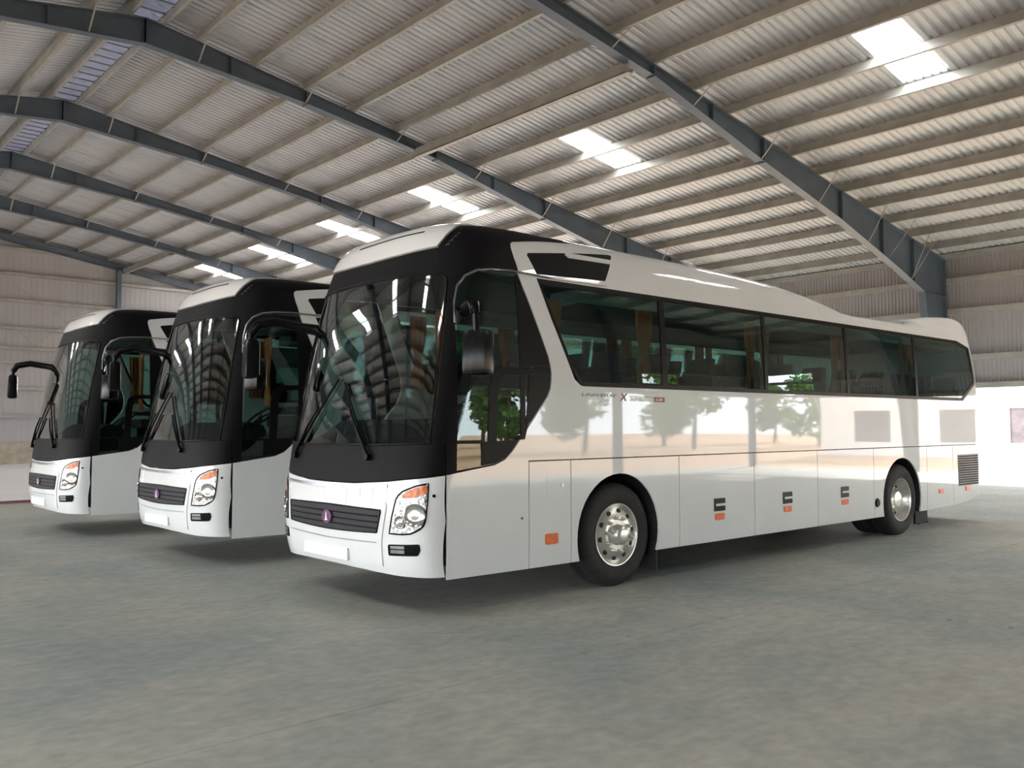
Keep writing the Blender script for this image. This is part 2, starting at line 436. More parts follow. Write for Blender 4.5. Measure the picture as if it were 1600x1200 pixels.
def make_frame(k, v):
    gable = k in (0, 8)
    root = hall(empty('portal_frame', (0, 0, 0)), None)
    tag(root, frame_labels(k), 'steel frame')
    key = 'g' if gable else 'n'
    if key not in frame_mesh:
        parts = []
        for side in (1, -1):
            web, fl, cw, cf = MB(), MB(), MB(), MB()
            st = []
            ds = [d for d, z in UNDER]
            top = [(RIDGE+side*d, ztop(RIDGE+d)) for d in ds]
            bot = [(RIDGE+side*d, (ztop(RIDGE+d)-.34 if gable else under(d))) for d in ds]
            ibeam(web, fl, top, bot, 0, .16 if gable else .24)
            # stiffeners and splice plates
            for d in ([8.0, 16] if gable else [0, 2.05, 4.1, 8.3, 10.5, 12.7, 16.7, 19.2, 21.3]):
                zt, zb = ztop(RIDGE+d), (ztop(RIDGE+d)-.34 if gable else under(d))
                st.append(MB().box((RIDGE+side*d-.012, -.12, zb-.03 if d in (4.1, 8.3, 12.7) else zb), (RIDGE+side*d+.012, .12, zt)))
            # column, tapered
            o_, i_ = EAVE, RIDGE+22.05
            cu = lambda x: RIDGE+side*(x-RIDGE)
            zt = ztop(EAVE)
            if gable:
                cw.box((min(cu(o_-.3), cu(o_)), -.01, 0), (max(cu(o_-.3), cu(o_)), .01, zt)); cf.box((min(cu(o_), cu(o_-.02)), -.08, 0), (max(cu(o_), cu(o_-.02)), .08, zt)); cf.box((min(cu(o_-.3), cu(o_-.28)), -.08, 0), (max(cu(o_-.3), cu(o_-.28)), .08, zt-.34))
            else:
                ztin = ztop(i_)
                cw.add([(cu(o_), -.008, 0), (cu(o_-.55), -.008, 0), (cu(i_), -.008, 5.95), (cu(i_), -.008, ztin), (cu(o_), -.008, zt)], [(0,1,2,3,4)])
                cw.add([(cu(o_), .008, 0), (cu(o_-.55), .008, 0), (cu(i_), .008, 5.95), (cu(i_), .008, ztin), (cu(o_), .008, zt)], [(4,3,2,1,0)])
                for (ua, za), (ub, zb), s in (((o_, 0), (o_, zt), -1), ((o_-.55, 0), (i_, 5.95), 1), ((i_, ztin), (o_, zt), 2)):
                    if s == 2: cf.bar((cu(ua), 0, za-.012), (cu(ub), 0, zb-.012), .24, .024)
                    else:
                        cf.add([(cu(ua), -.12, za), (cu(ub), -.12, zb), (cu(ub), .12, zb), (cu(ua), .12, za), (cu(ua+.02*s), -.12, za), (cu(ub+.02*s), -.12, zb), (cu(ub+.02*s), .12, zb), (cu(ua+.02*s), .12, za)],
                               [(0,1,2,3),(7,6,5,4),(0,4,5,1),(1,5,6,2),(2,6,7,3),(3,7,4,0)])
                st.append(MB().bar((cu(i_), 0, 5.95), (cu(o_), 0, 5.95), .2, .02))
            parts += [('rafter_web', web.mesh('rafter_web', M_STEEL)), ('rafter_flange', fl.mesh('rafter_flange', M_STEEL)), ('column_web', cw.mesh('column_web', M_STEEL)), ('column_flange', cf.mesh('column_flange', M_STEEL))]
            parts += [('stiffener', q.mesh('stiffener', M_STEEL)) for q in st]
            # flange braces up to every second purlin
            if not gable:
                for q, d in enumerate(PUR[1:]):
                    if q % 2 == 1 or d > 22: continue
                    for s in (1, -1):
                        br = MB().bar((RIDGE+side*d, s*.1, under(d)+.03), (RIDGE+side*d, s*.72, ztop(RIDGE+d)+.06), .035, .012)
                        parts.append(('flange_brace', br.mesh('flange_brace', M_PURLIN)))
                for d, du in ((19.6, 1.0), (21.2, 1.0)):
                    br = MB().bar((RIDGE+side*(d), -.1, under(d)+.1), (RIDGE+side*(d+.2), -.85, ztop(RIDGE+d)), .03, .012)
                    parts.append(('flange_brace', br.mesh('flange_brace', M_PURLIN)))
        frame_mesh[key] = parts
    for n, me in frame_mesh[key]:
        o = link(n, me, root); o.location = (0, v, 0)
    return root
for k, v in enumerate(FRAMES): make_frame(k, v)
# struts between frames in the braced bays
for a, b, lab in ((3, 4, 'pale galvanised strut between the two nearest visible frames'), (7, 8, 'pale galvanised strut in the last bay by the far gable')):
    root = tag(hall(empty('roof_strut'), None), lab, 'strut')
    MB().box((10.43, FRAMES[a]+.02, 9.34), (10.60, FRAMES[b]-.02, 9.37)).box((10.43, FRAMES[a]+.02, 9.34), (10.45, FRAMES[b]-.02, 9.58)).build('channel', M_PURLIN, root)
    MB().box((10.45, FRAMES[a]+.02, 9.56), (10.60, FRAMES[b]-.02, 9.58)).build('channel_lip', M_PURLIN, root)

# walls
def clad(wall, p0, axis, n, z0, z1, rot, me=None):
    """row of upright sheets starting at p0, stepping one metre along axis"""
    for k in range(n):
        o = link('cladding_sheet', me or ME_CLAD, wall)
        zb = z0(k) if callable(z0) else z0
        L = (z1(k) if callable(z1) else z1)-zb
        o.scale = (L, 1, 1)
        o.rotation_euler = rot
        o.location = (p0[0]+axis[0]*k, p0[1]+axis[1]*k, zb)
E3 = lambda cols: Matrix(cols).transposed().to_euler()
wall_right = hall(empty('wall_right'))
# local x -> up, local y -> along v, local z -> outwards
clad(wall_right, (EAVE+.22, V0, 0), (0, 1), int(V1-V0), lambda k: 4.4 if 1 <= k < 3 else 2.86, 7.41, E3([(0,0,1),(0,1,0),(-1,0,0)]))
MB().box((EAVE-.05, V0, 7.24), (EAVE+.3, V1, 7.40)).build('eave_flashing', M_PURLIN, wall_right)
for z in (2.92, 3.86, 5.42, 6.48):
    MB().box((EAVE+.01, V0, z-.09), (EAVE+.20, V1, z+.09)).build('girt', M_PURLIN, wall_right)
wall_left = hall(empty('wall_left'))
clad(wall_left, (LEFT-.22, V0+1, 0), (0, 1), int(V1-V0), 4.5, 7.41, E3([(0,0,1),(0,-1,0),(1,0,0)]))
for z in (4.56, 5.8, 7.3):
    MB().box((LEFT-.20, V0, z-.09), (LEFT-.01, V1, z+.09)).build('girt', M_PURLIN, wall_left)
wall_far = hall(empty('wall_far'))
nfar = int(math.ceil(EAVE-LEFT))
clad(wall_far, (LEFT, V1-.18, 0), (1, 0), nfar, 1.04, lambda k: max(ztop(LEFT+k), ztop(LEFT+k+1))+.25, E3([(0,0,1),(1,0,0),(0,1,0)]), ME_CLADF)
MB().box((LEFT, V1-.28, 0), (EAVE, V1, 1.06)).build('dado', M_DADO, wall_far)
for z in (2.2, 3.5, 4.7, 5.35, 6.3, 7.58, 8.82, 10.0):
    half = min(EAVE-RIDGE, max(0, (11.0-z)/SLOPE-.6))
    MB().box((max(LEFT, RIDGE-half), V1-.36, z-.07), (min(EAVE, RIDGE+half), V1-.19, z+.07)).build('girt', M_PURLIN, wall_far)
for u in (-12.3, -4.6, 2.9, 10.27, 18.4):
    z = ztop(u)-.3
    MB().box((u-.11, V1-.56, 0), (u+.11, V1-.54, z)).box((u-.11, V1-.38, 0), (u+.11, V1-.36, z)).box((u-.01, V1-.55, 0), (u+.01, V1-.37, z)).build('gable_column', M_STEEL, wall_far)
for a, b in (((2.9, 2.2), (10.27, 8.8)), ((10.27, 2.2), (2.9, 8.8)), ((4.9, 5.35), (9.9, 8.8)), ((9.9, 5.35), (4.9, 8.8))):
    MB().tube([(a[0], V1-.45, a[1]), (b[0], V1-.45, b[1])], .012, 6).build('brace_rod', M_PURLIN, wall_far)
wall_near = hall(empty('wall_near'))
clad(wall_near, (LEFT+1, V0+.18, 0), (1, 0), nfar, lambda k: (4.25 if 19.9 < LEFT+k < 21.9 else 2.86) if LEFT+k > 10 else 0.0, lambda k: max(ztop(LEFT+k), ztop(LEFT+k+1))+.25, E3([(0,0,1),(-1,0,0),(0,-1,0)]))  # unseen low-u sheets reach the ground, shaped to cut light on coach sides
for z in (2.92, 3.55, 4.3, 5.9, 7.4, 8.8):
    half = min(EAVE-RIDGE, max(0, (11.0-z)/SLOPE-.6))
    MB().box((max(LEFT, RIDGE-half), V0+.19, z-.08), (min(EAVE, RIDGE+half), V0+.36, z+.08)).build('girt', M_PURLIN, wall_near)
for u in (-12.3, -4.6, 2.9, 10.27, 18.4):
    z = ztop(u)-.3
    MB().box((u-.12, V0+.38, 0), (u+.12, V0+.62, z)).build('gable_column', M_STEEL, wall_near)

# outside: dirt yard, white office block, trees
MB().box((-160, -160, -.6), (200, 160, -.21)).build('ground', M_DIRT)['kind'] = 'structure'
FU = 48.0
office = tag(hall(empty('office_building', (0, 0, 0)), None), 'white rendered building with dark windows seen through the right-hand opening', 'building')
wz = (.63, 2.55); ww = 2.3
wins = [9.5+5.2*k for k in range(-6, 6)]      # far edge of each window near v = 11.8
cuts = sorted([-24.0, 46.0]+[w for w in wins]+[w+ww for w in wins])
wb = MB()
wb.box((FU, -24, -.6), (FU+8, 46, wz[0])).box((FU, -24, wz[1]), (FU+8, 46, 6.4))
edge = -24.0
for w in wins:
    wb.box((FU, edge, wz[0]), (FU+8, w, wz[1])); edge = w+ww
wb.box((FU, edge, wz[0]), (FU+8, 46, wz[1]))
wb.build('wall', M_FACADE, office)
MB().prism([(FU-.5, 6.4), (FU+8.5, 6.4), (FU+8.5, 6.55), (FU+4, 7.6), (FU-.5, 6.55)], 1, -24.4, 46.4).build('roof', M_ROOF, office)
for w in wins:
    p = MB().box((FU+.10, w, wz[0]), (FU+.16, w+ww, wz[1])).build('window', M_WINDOW, office)
    for a, b in ((ww/2-.05, ww/2+.05), (0, .06), (ww-.06, ww)):
        MB().box((FU+.02, w+a, wz[0]), (FU+.12, w+b, wz[1])).build('mullion', M_VENT, p)
def make_tree(x, y, h, label):
    root = tag(empty('tree', (x, y, -.25)), label, 'tree', 'trees in the yard behind the camera')
    MB().tube([(0, 0, 0), (.15, .1, h*.3), (-.1, .2, h*.62)], [.22, .17, .09], 8).build('trunk', M_BARK, root, 60)
    mb = MB()
    lobes = [(random.uniform(-.22, .22)*h, random.uniform(-.22, .22)*h, random.uniform(.22, .88)*h, random.uniform(.14, .22)*h) for _ in range(12)]
    for cx, cy, cz, r in lobes:
        for _ in range(170):
            d = Vector((random.gauss(0, 1), random.gauss(0, 1), random.gauss(0, 1))).normalized()*r*random.uniform(.6, 1)
            p = Vector((cx, cy, cz))+d; s = random.uniform(.2, .42)
            a = Vector((random.gauss(0, 1), random.gauss(0, 1), random.gauss(0, 1))).normalized(); b = a.orthogonal().normalized()
            mb.add([p-a*s, p+b*s*.45, p+a*s, p-b*s*.45], [(0, 1, 2, 3)])
    me = bpy.data.meshes.new('foliage'); me.from_pydata(mb.v, [], mb.f); me.materials.append(M_LEAF)
    link('foliage', me, root)
rng = random.Random(3)
spots = [(-6+9.6*k+rng.uniform(-.4, .4), -36-(k % 2)*3, rng.uniform(7.5, 8.8)) for k in range(6)]+[(-2+12.5*k, -58+rng.uniform(-1, 1), rng.uniform(9.5, 11.5)) for k in range(5)]+[(54+9.8*k, -38-11*(k % 2), rng.uniform(8.5, 10)) for k in range(4)]
for x, y, h in spots:
    make_tree(x, y, h, 'leafy green yard tree mirrored in the side of the near coach')
# ---- coach body surface: s runs round the plan outline (0 = nose centre, -1 = left corner, then along the side), v runs up the section
class Curve:
    """smooth monotone cubic through (x, y) knots"""
    def __init__(self, pts):
        self.x = [p[0] for p in pts]; self.y = [p[1] for p in pts]
        x, y = self.x, self.y; n = len(x)
        d = [(y[i+1]-y[i])/(x[i+1]-x[i]) for i in range(n-1)]
        m = [d[0]]+[0 if d[i-1]*d[i] <= 0 else 2*d[i-1]*d[i]/(d[i-1]+d[i]) for i in range(1, n-1)]+[d[-1]]
        self.m = m
    def __call__(self, t):
        x, y, m = self.x, self.y, self.m
        if t <= x[0]: return y[0]
        if t >= x[-1]: return y[-1]
        lo, hi = 0, len(x)-1
        while hi-lo > 1:
            k = (lo+hi)//2
            if x[k] <= t: lo = k
            else: hi = k
        h = x[hi]-x[lo]; u = (t-x[lo])/h
        return (y[lo]*(1+2*u)*(1-u)**2 + m[lo]*h*u*(1-u)**2 + y[hi]*u*u*(3-2*u) + m[hi]*h*u*u*(u-1))
cF = Curve([(.25,.20),(.34,.15),(.45,.115),(.65,.095),(.9,.10),(1.15,.12),(1.43,.15),(2.0,.235),(2.5,.33),(2.9,.43),(3.0,.46),(3.15,.515),(3.3,.59),(3.45,.71),(3.6,.95),(4.0,2.2)])
cD = Curve([(.25,.40),(.9,.42),(1.43,.48),(2.0,.56),(2.9,.70),(3.0,.70),(3.3,.64),(4.0,.60)])
cW = Curve([(.25,1.225),(.34,1.240),(.6,1.247),(1.9,1.247),(2.4,1.235),(2.9,1.20),(3.0,1.188),(3.15,1.158),(3.3,1.09),(3.45,.97),(3.6,.80),(4.0,.0)])
cG = Curve([(3.0,0),(3.15,.36),(3.3,.68),(3.45,.88),(3.6,.955),(4.0,1.0)])
cH = Curve([(0,3.44),(.9,3.46),(1.6,3.475),(4.4,3.47),(5.6,3.43),(6.6,3.33),(7.05,3.255),(7.35,3.185),(7.8,3.16),(9.2,3.165),(9.7,3.22),(10.1,3.31),(10.6,3.38),(11.3,3.42),(12,3.42)])
cR = Curve([(.25,11.66),(.45,11.74),(1.0,11.80),(1.9,11.80),(2.4,11.76),(3.0,11.64),(3.15,11.62),(3.3,11.60),(3.45,11.55),(3.6,11.42),(4.0,10.9)])
RD = .45; NE = 3.0
def body(s, v):
    sg = -1.0 if s < 0 else 1.0; a = abs(s)
    F, D, W, R = cF(v), cD(v), cW(v), cR(v)
    L = (R-RD)-(F+D)
    if a <= 1:
        g = a*math.pi/2
        y = W*math.sin(g)**(2/NE); x = F+D*(1-max(0.0, math.cos(g))**(2/NE))
    elif a <= 1+L:
        x = F+D+a-1; y = W
    else:
        g = min(1.0, a-1-L)*math.pi/2
        y = W*max(0.0, math.cos(g))**(2/NE); x = R-RD+RD*math.sin(g)**(2/NE)
    z = v if v <= 3 else 3+(cH(x)-3)*cG(v)
    return (x, sg*y, z)
def s_from_y(y, v):
    t = min(1.0, abs(y)/cW(v)); return math.copysign(math.asin(t**(NE/2))/(math.pi/2), y)
def s_from_x(x, v, sg):
    F, D = cF(v), cD(v)
    if x >= F+D:
        L = (cR(v)-RD)-(F+D)
        if x > F+D+L:
            t = min(1.0, (x-(F+D+L))/RD); return sg*(1+L+math.asin(t**(NE/2))/(math.pi/2))
        return sg*(1+x-F-D)
    c = max(0.0, 1-(x-F)/D)**(NE/2)
    return sg*math.acos(min(1.0, c))/(math.pi/2)
def v_from_z(x, z):
    if z <= 3: return z
    g = (z-3)/(cH(x)-3); lo, hi = 3.0, 4.0
    for _ in range(40):
        k = (lo+hi)/2
        if cG(k) < g: lo = k
        else: hi = k
    return lo
# ------------------------------------------------------------------ the coach
def to_sv(p, sg):
    k, val, v = p
    if k == 's': return (val, v)
    if k == 'y': return (s_from_y(val, v), v)
    if k == 'x':
        if v > 3 and len(p) == 3: pass
        return (s_from_x(val, v, sg), v)
    L = (cR(v)-RD)-(cF(v)+cD(v))
    if k == 'e': return (sg*(1+L), v)
    if k == 'c': return (sg*(2+L), v)
def densify(poly, sg, step=.06):
    out = []
    n = len(poly)
    for i in range(n):
        a, b = poly[i], poly[(i+1) % n]
        if a[0] == b[0]:
            d = max(abs(a[1]-b[1]) if a[0] in 'xys' else 0, abs(a[2]-b[2])); m_ = max(1, int(d/step))
            for k in range(m_):
                t = k/m_; out.append(to_sv((a[0], a[1]+(b[1]-a[1])*t, a[2]+(b[2]-a[2])*t), sg))
        else:
            A, B = to_sv(a, sg), to_sv(b, sg); d = max(abs(A[0]-B[0]), abs(A[1]-B[1])); m_ = max(1, int(d/step))
            for k in range(m_):
                t = k/m_; out.append((A[0]+(B[0]-A[0])*t, A[1]+(B[1]-A[1])*t))
    res = []
    for p in out:
        if not res or (abs(p[0]-res[-1][0])+abs(p[1]-res[-1][1])) > 1e-5: res.append(p)
    return res
def mirror(poly):
    return [(k, -val if k in 'ys' else val, v) for k, val, v in poly]
def body_normal(s, v):
    e = 1e-3
    if v > 3.97: v = 3.97
    a, b = Vector(body(s-e, v)), Vector(body(s+e, v)); c, d = Vector(body(s, v-e)), Vector(body(s, v+e))
    n = (d-c).cross(b-a)
    if n.length < 1e-12: return Vector((0, 0, 1))
    n.normalize()
    return n
def patch(name, polys, material, parent, off=0.0, th=.02, sg=-1):
    """panel(s) lying on the coach body; outline given in body coordinates"""
    if polys and isinstance(polys[0], tuple): polys = [polys]
    V, F, NL = [], [], []
    for poly in polys:
        pts = densify(poly, sg)
        bm = bmesh.new()
        vv = [bm.verts.new((p[0], p[1], 0)) for p in pts]
        f = bm.faces.new(vv)
        bm.normal_update()
        bmesh.ops.triangulate(bm, faces=[f], ngon_method='BEAUTY')
        ss = [p[0] for p in pts]; zz = [p[1] for p in pts]
        s0, s1, z0, z1 = min(ss), max(ss), min(zz), max(zz)
        cuts = []
        k = math.floor(s0/.05)*.05
        while k < s1:
            a = abs(k)
            if a <= 1.0001 or a > 9 or abs(round(a/.25)*.25-a) < 1e-6: cuts.append(('s', k))
            k += .05
        step = .06 if z1 > 2.9 else .12
        k = math.ceil(z0/step)*step
        while k < z1: cuts.append(('v', k)); k += step
        for ax, c in cuts:
            bmesh.ops.bisect_plane(bm, geom=bm.verts[:]+bm.edges[:]+bm.faces[:], dist=1e-6,
                                   plane_co=(c, 0, 0) if ax == 's' else (0, c, 0), plane_no=(1, 0, 0) if ax == 's' else (0, 1, 0))
        bmesh.ops.remove_doubles(bm, verts=bm.verts[:], dist=1e-5)
        bm.verts.index_update()
        base = len(V); n = len(bm.verts)
        N = [body_normal(v.co.x, v.co.y) for v in bm.verts]
        P = [Vector(body(v.co.x, v.co.y)) for v in bm.verts]
        V += [tuple(p+q*off) for p, q in zip(P, N)]; V += [tuple(p+q*(off-th)) for p, q in zip(P, N)]
        for f in bm.faces:
            idx = [v.index for v in f.verts]
            q = [v.co for v in f.verts]
            if sum(q[i-1].x*q[i].y-q[i].x*q[i-1].y for i in range(len(q))) > 0: idx = idx[::-1]
            F.append(tuple(base+i for i in idx)); NL += [N[i] for i in idx]
            back = idx[::-1]
            F.append(tuple(base+n+i for i in back)); NL += [-N[i] for i in back]
        for e in bm.edges:
            if len(e.link_faces) == 1:
                i, j = e.verts[0].index, e.verts[1].index
                ctr = e.link_faces[0].calc_center_median(); cs = Vector(body(ctr.x, ctr.y))
                quad = (i, j, n+j, n+i)
                nn = (P[j]-P[i]).cross(-N[i])
                if nn.dot((P[i]+P[j])/2-cs) < 0: quad = quad[::-1]; nn = -nn
                if nn.length > 0: nn.normalize()
                F.append(tuple(base+q for q in quad)); NL += [nn]*4
        bm.free()
    me = bpy.data.meshes.new(name); me.from_pydata(V, [], F); me.materials.append(material)
    me.polygons.foreach_set('use_smooth', [True]*len(F)); me.update()
    me.normals_split_custom_set([tuple(q) for q in NL])
    return link(name, me, parent)
def X(*pts): return [('x', a, v_from_z(a, b)) for a, b in pts]
def Y(*pts): return [('y', a, b) for a, b in pts]
def both(name, polys, material, parent, **kw):
    """the same panel on the left (seen) and the right side"""
    if polys and isinstance(polys[0], tuple): polys = [polys]
    l = patch(name, polys, material, parent, sg=-1, **kw)
    r = patch(name, [mirror(p) for p in polys], material, parent, sg=1, **kw)
    return l, r
def on_side(x, z, off=0.0, sg=-1):
    s = s_from_x(x, v_from_z(x, z), sg); v = v_from_z(x, z)
    p = Vector(body(s, v)); return p+body_normal(s, v)*off
def on_front(y, v, off=0.0):
    s = s_from_y(y, v); return Vector(body(s, v))+body_normal(s, v)*off

bus = empty('coach_bus', (0, 0, 0))
FX = .475           # seam between nose and sides
# --- nose
bumper = patch('front_bumper',
    [('s', s_from_x(FX,.345,-1), .345), ('y',-.95,.35), ('y',-.5,.365), ('y',0,.37), ('y',.5,.365), ('y',.95,.35), ('s', s_from_x(FX,.345,1), .345),
     ('s', s_from_x(FX,.8,1), .8), ('s', s_from_x(FX,1.18,1), 1.18), ('y',1.12,1.155), ('y',.85,1.125), ('y',.4,1.095), ('y',0,1.09), ('y',-.4,1.095), ('y',-.85,1.125), ('y',-1.12,1.155), ('s', s_from_x(FX,1.18,-1), 1.18), ('s', s_from_x(FX,.8,-1), .8)],
    M_WHITE, bus)
apron = patch('nose_panel', [('s', s_from_x(FX,1.19,-1), 1.19), ('y',-1.12,1.165), ('y',-.85,1.135), ('y',-.4,1.105), ('y',0,1.10), ('y',.4,1.105), ('y',.85,1.135), ('y',1.12,1.165), ('s', s_from_x(FX,1.19,1), 1.19),
     ('s', s_from_x(FX,1.44,1), 1.44), ('y',1.18,1.44), ('y',.757,1.425), ('y',0,1.425), ('y',-.757,1.425), ('y',-1.18,1.44), ('s', s_from_x(FX,1.44,-1), 1.44)], M_BLACK, bus, off=.004)
patch('windscreen', [('y',-1.165,1.455), ('y',-.757,1.44), ('y',0,1.44), ('y',.757,1.44), ('y',1.165,1.455), ('y',1.148,1.944), ('y',1.098,2.497), ('y',1.048,2.855), ('y',1.02,2.895), ('y',.985,2.912), ('y',.698,2.92), ('y',.25,2.928),
     ('y',-.25,2.928), ('y',-.698,2.92), ('y',-.985,2.912), ('y',-1.02,2.895), ('y',-1.048,2.855), ('y',-1.098,2.497), ('y',-1.148,1.944)], G_WIND, bus, off=-.004, th=.006)
# rubber round the windscreen
edge_l = [(-1.17,1.45), (-.757,1.432), (0,1.432), (.757,1.432), (1.17,1.45), (1.155,1.944), (1.105,2.497), (1.055,2.86), (1.025,2.90), (.99,2.918), (.698,2.925), (0,2.934), (-.698,2.925), (-.99,2.918), (-1.025,2.90), (-1.055,2.86), (-1.105,2.497), (-1.155,1.944)]
rp = []
for i in range(len(edge_l)):
    a, b = edge_l[i], edge_l[(i+1) % len(edge_l)]
    n = max(1, int(max(abs(a[0]-b[0]), abs(a[1]-b[1]))/.08))
    rp += [on_front(a[0]+(b[0]-a[0])*k/n, a[1]+(b[1]-a[1])*k/n, .002) for k in range(n)]
MB().tube(rp, .011, 6, True).build('windscreen_seal', M_SEAL, bus, 60)
SH = [('s',-.49,3.152), ('s',-.60,3.33), ('s',-.66,3.47), ('s',-.75,3.6), ('s',-1.0,3.72)]
pillar = [('s', s_from_x(FX+.008,1.19,-1), 1.19), ('s', s_from_x(FX+.008,1.44,-1), 1.44), ('y',-1.18,1.445), ('y',-1.165,1.944), ('y',-1.115,2.497), ('y',-1.064,2.86), ('y',-1.03,2.905), ('y',-1.0,2.925)]+SH+\
         X((2.15,3.385),(1.75,3.34),(1.40,3.285),(1.33,3.275),(1.295,3.25),(1.285,3.21),(1.30,3.12),(1.34,2.985),(1.24,2.985),(.87,2.95),(.76,2.895),(.69,2.80),(.65,2.66),(.63,2.47),(.61,2.0),(.595,1.5),(.585,1.205))
both('corner_pillar', pillar, M_BLACK, bus, off=.004)
patch('visor_band', [('y',-1.0,2.928), ('y',-.698,2.936), ('y',0,2.945), ('y',.698,2.936), ('y',1.0,2.928), ('s',.488,3.148), ('y',.5,3.12), ('y',0,3.112), ('y',-.5,3.12), ('s',-.488,3.148)], M_BLACK, bus, off=.004)
cap = patch('roof_visor', [('s',-.485,3.155), ('y',-.5,3.124), ('y',0,3.116), ('y',.5,3.124), ('s',.485,3.155), ('s',.594,3.33), ('s',.654,3.47), ('s',.744,3.6), ('s',.99,3.72), ('s',.99,3.9995), ('s',-.99,3.9995), ('s',-.99,3.72), ('s',-.744,3.6), ('s',-.654,3.47), ('s',-.594,3.33)], M_WHITE, bus, off=.022, th=.04)
patch('slot', [('y',-.69,3.315), ('y',.27,3.29), ('y',.27,3.303), ('y',-.69,3.328)], M_SEAL, cap, off=.026, th=.006)
# small grey mark on the black shoulder
for k in range(4):
    s_ = -.565-.03*k; v_ = 3.17+.037*k
    MB().tube([Vector(body(s_+.012, v_-.012))+body_normal(s_, v_)*.007, Vector(body(s_-.012, v_+.012))+body_normal(s_, v_)*.007, Vector(body(s_-.018, v_-.004))+body_normal(s_, v_)*.007], .0045, 5).build('shoulder_mark', M_SILVER, bus)
# --- bumper furniture
def rim_line(pts, r, name, material, parent, off=.004):
    path = []
    for i in range(len(pts)):
        a, b = pts[i], pts[(i+1) % len(pts)]; n = max(1, int(max(abs(a[0]-b[0]), abs(a[1]-b[1]))/.03))
        path += [Vector(body(a[0]+(b[0]-a[0])*k/n, a[1]+(b[1]-a[1])*k/n)) for k in range(n)]
    path = [p+Vector((-off, 0, 0)) for p in path]
    return MB().tube(path, r, 6, True).build(name, material, parent, 60)
HL = [(-.776,1.117),(-.71,1.108),(-.646,1.096),(-.58,1.073),(-.527,1.051),(-.49,1.02),(-.470,.985),(-.458,.923),(-.440,.837),(-.420,.70),(-.547,.70),(-.62,.708),(-.676,.727),(-.72,.748),(-.756,.774),(-.772,.805),(-.781,.847),(-.789,.992)]
AM = [(-.765,1.101),(-.70,1.093),(-.646,1.082),(-.565,1.05),(-.525,1.018),(-.535,.995),(-.659,1.004),(-.762,1.036)]
FG = [(-.418,.611),(-.70,.625),(-.718,.618),(-.724,.577),(-.70,.537),(-.684,.529),(-.411,.518),(-.405,.53),(-.405,.60)]
for sg in (-1, 1):
    q = lambda L: [('s', -sg*a if sg > 0 else a, b) for a, b in L]
    hl = patch('headlight', q(HL), M_LENS, bumper, off=.006, th=.02, sg=sg)
    rim_line([(a if sg < 0 else -a, b) for a, b in HL], .008, 'lamp_rim', M_SEAL, hl)
    patch('indicator', q(AM), M_ORANGE, hl, off=.012, th=.008, sg=sg)
    for cs, cv, r in ((-.66, .86, .095), (-.52, .80, .055)):
        s_ = cs if sg < 0 else -cs
        c = Vector(body(s_, cv)); n = body_normal(s_, cv); t1 = n.cross(Vector((0, 0, 1))).normalized(); t2 = t1.cross(n)
        rot = Matrix((t1, t2, n)).transposed()
        mb = MB().lathe([(r, .004), (r, .016), (r*.93, .018), (r*.80, .010), (r*.45, .007), (r*.42, .014), (.001, .018)], 28, axis=2)
        mb.v = [tuple(c+rot @ Vector(p)) for p in mb.v]
        mb.build('lamp_reflector', M_CHROME, hl, 40)
    fg = patch('fog_light', q(FG), M_GLOSSBLACK, bumper, off=.005, th=.02, sg=sg)
    patch('fog_lens', [q([(-.43+0, .60),(-.56,.605),(-.56,.582),(-.43,.578)]), q([(-.43,.568),(-.56,.572),(-.56,.545),(-.43,.54)])], M_SILVER, fg, off=.009, th=.006, sg=sg)
    s_ = -.848 if sg < 0 else .848
    c = Vector(body(s_, 1.017)); n = body_normal(s_, 1.017)
    MB().tube([c-n*.002, c+n*.01], .014, 12).build('washer_nozzle', M_SEAL, bumper)
surround = patch('grille_surround', Y((-.84,.955),(-.4,.965),(0,.968),(.4,.965),(.84,.955),(.86,.93),(.815,.66),(.80,.42),(.4,.405),(0,.40),(-.4,.405),(-.80,.42),(-.815,.66),(-.86,.93)), M_WHITE, bumper, off=.010, th=.012)
grille = patch('grille', Y((-.80,.887),(-.4,.894),(0,.897),(.4,.894),(.80,.887),(.805,.87),(.765,.705),(.75,.692),(.4,.682),(0,.678),(-.4,.682),(-.75,.692),(-.765,.705),(-.805,.87)), M_GRILLE, bumper, off=.013)
for z in (.735, .785, .835):
    MB().tube([on_front(-.76+.095*k, z, .017) for k in range(17)], .007, 6).build('grille_bar', M_BLACK, grille, 60)
rim_line([(s_from_y(a, b), b) for a, b in [(-.80,.887),(0,.897),(.80,.887),(.76,.70),(0,.678),(-.76,.70)]], .007, 'grille_rim', M_SEAL, grille, off=.013)
ec = on_front(0, .785, .022)
emb = MB().lathe([(.001, -.006), (.056, -.006), (.060, 0), (.056, .006), (.001, .008)], 32, c=tuple(ec), axis=0)
emb.v = [(2*ec.x-a, b, c) for a, b, c in emb.v]
emb.v = [(a, ec.y+(b-ec.y)*1.35, c) for a, b, c in emb.v]
emblem = emb.build('emblem', M_PURPLE, bumper, 40)
fig = [(-.022,-.036),(.022,-.036),(.022,-.026),(.012,-.022),(.007,.012),(.010,.016),(.006,.022),(.005,.036),(-.005,.036),(-.006,.022),(-.010,.016),(-.007,.012),(-.012,-.022),(-.022,-.026)]
MB().prism([(a+ec.y, b+ec.z) for a, b in fig], 0, ec.x-.013, ec.x-.006).build('emblem_figure', M_PLATE, emblem)
er = MB().lathe([(.052, ec.x-.0085), (.057, ec.x-.0105), (.060, ec.x-.0085)], 32, c=(0, ec.y, ec.z), axis=0)
er.v = [(a, ec.y+(b-ec.y)*1.35, c) for a, b, c in er.v]
er.build('emblem_ring', mat('pale_purple', (.22, .06, .19), .35), emblem)
ppl = on_front(0, .47, .0)
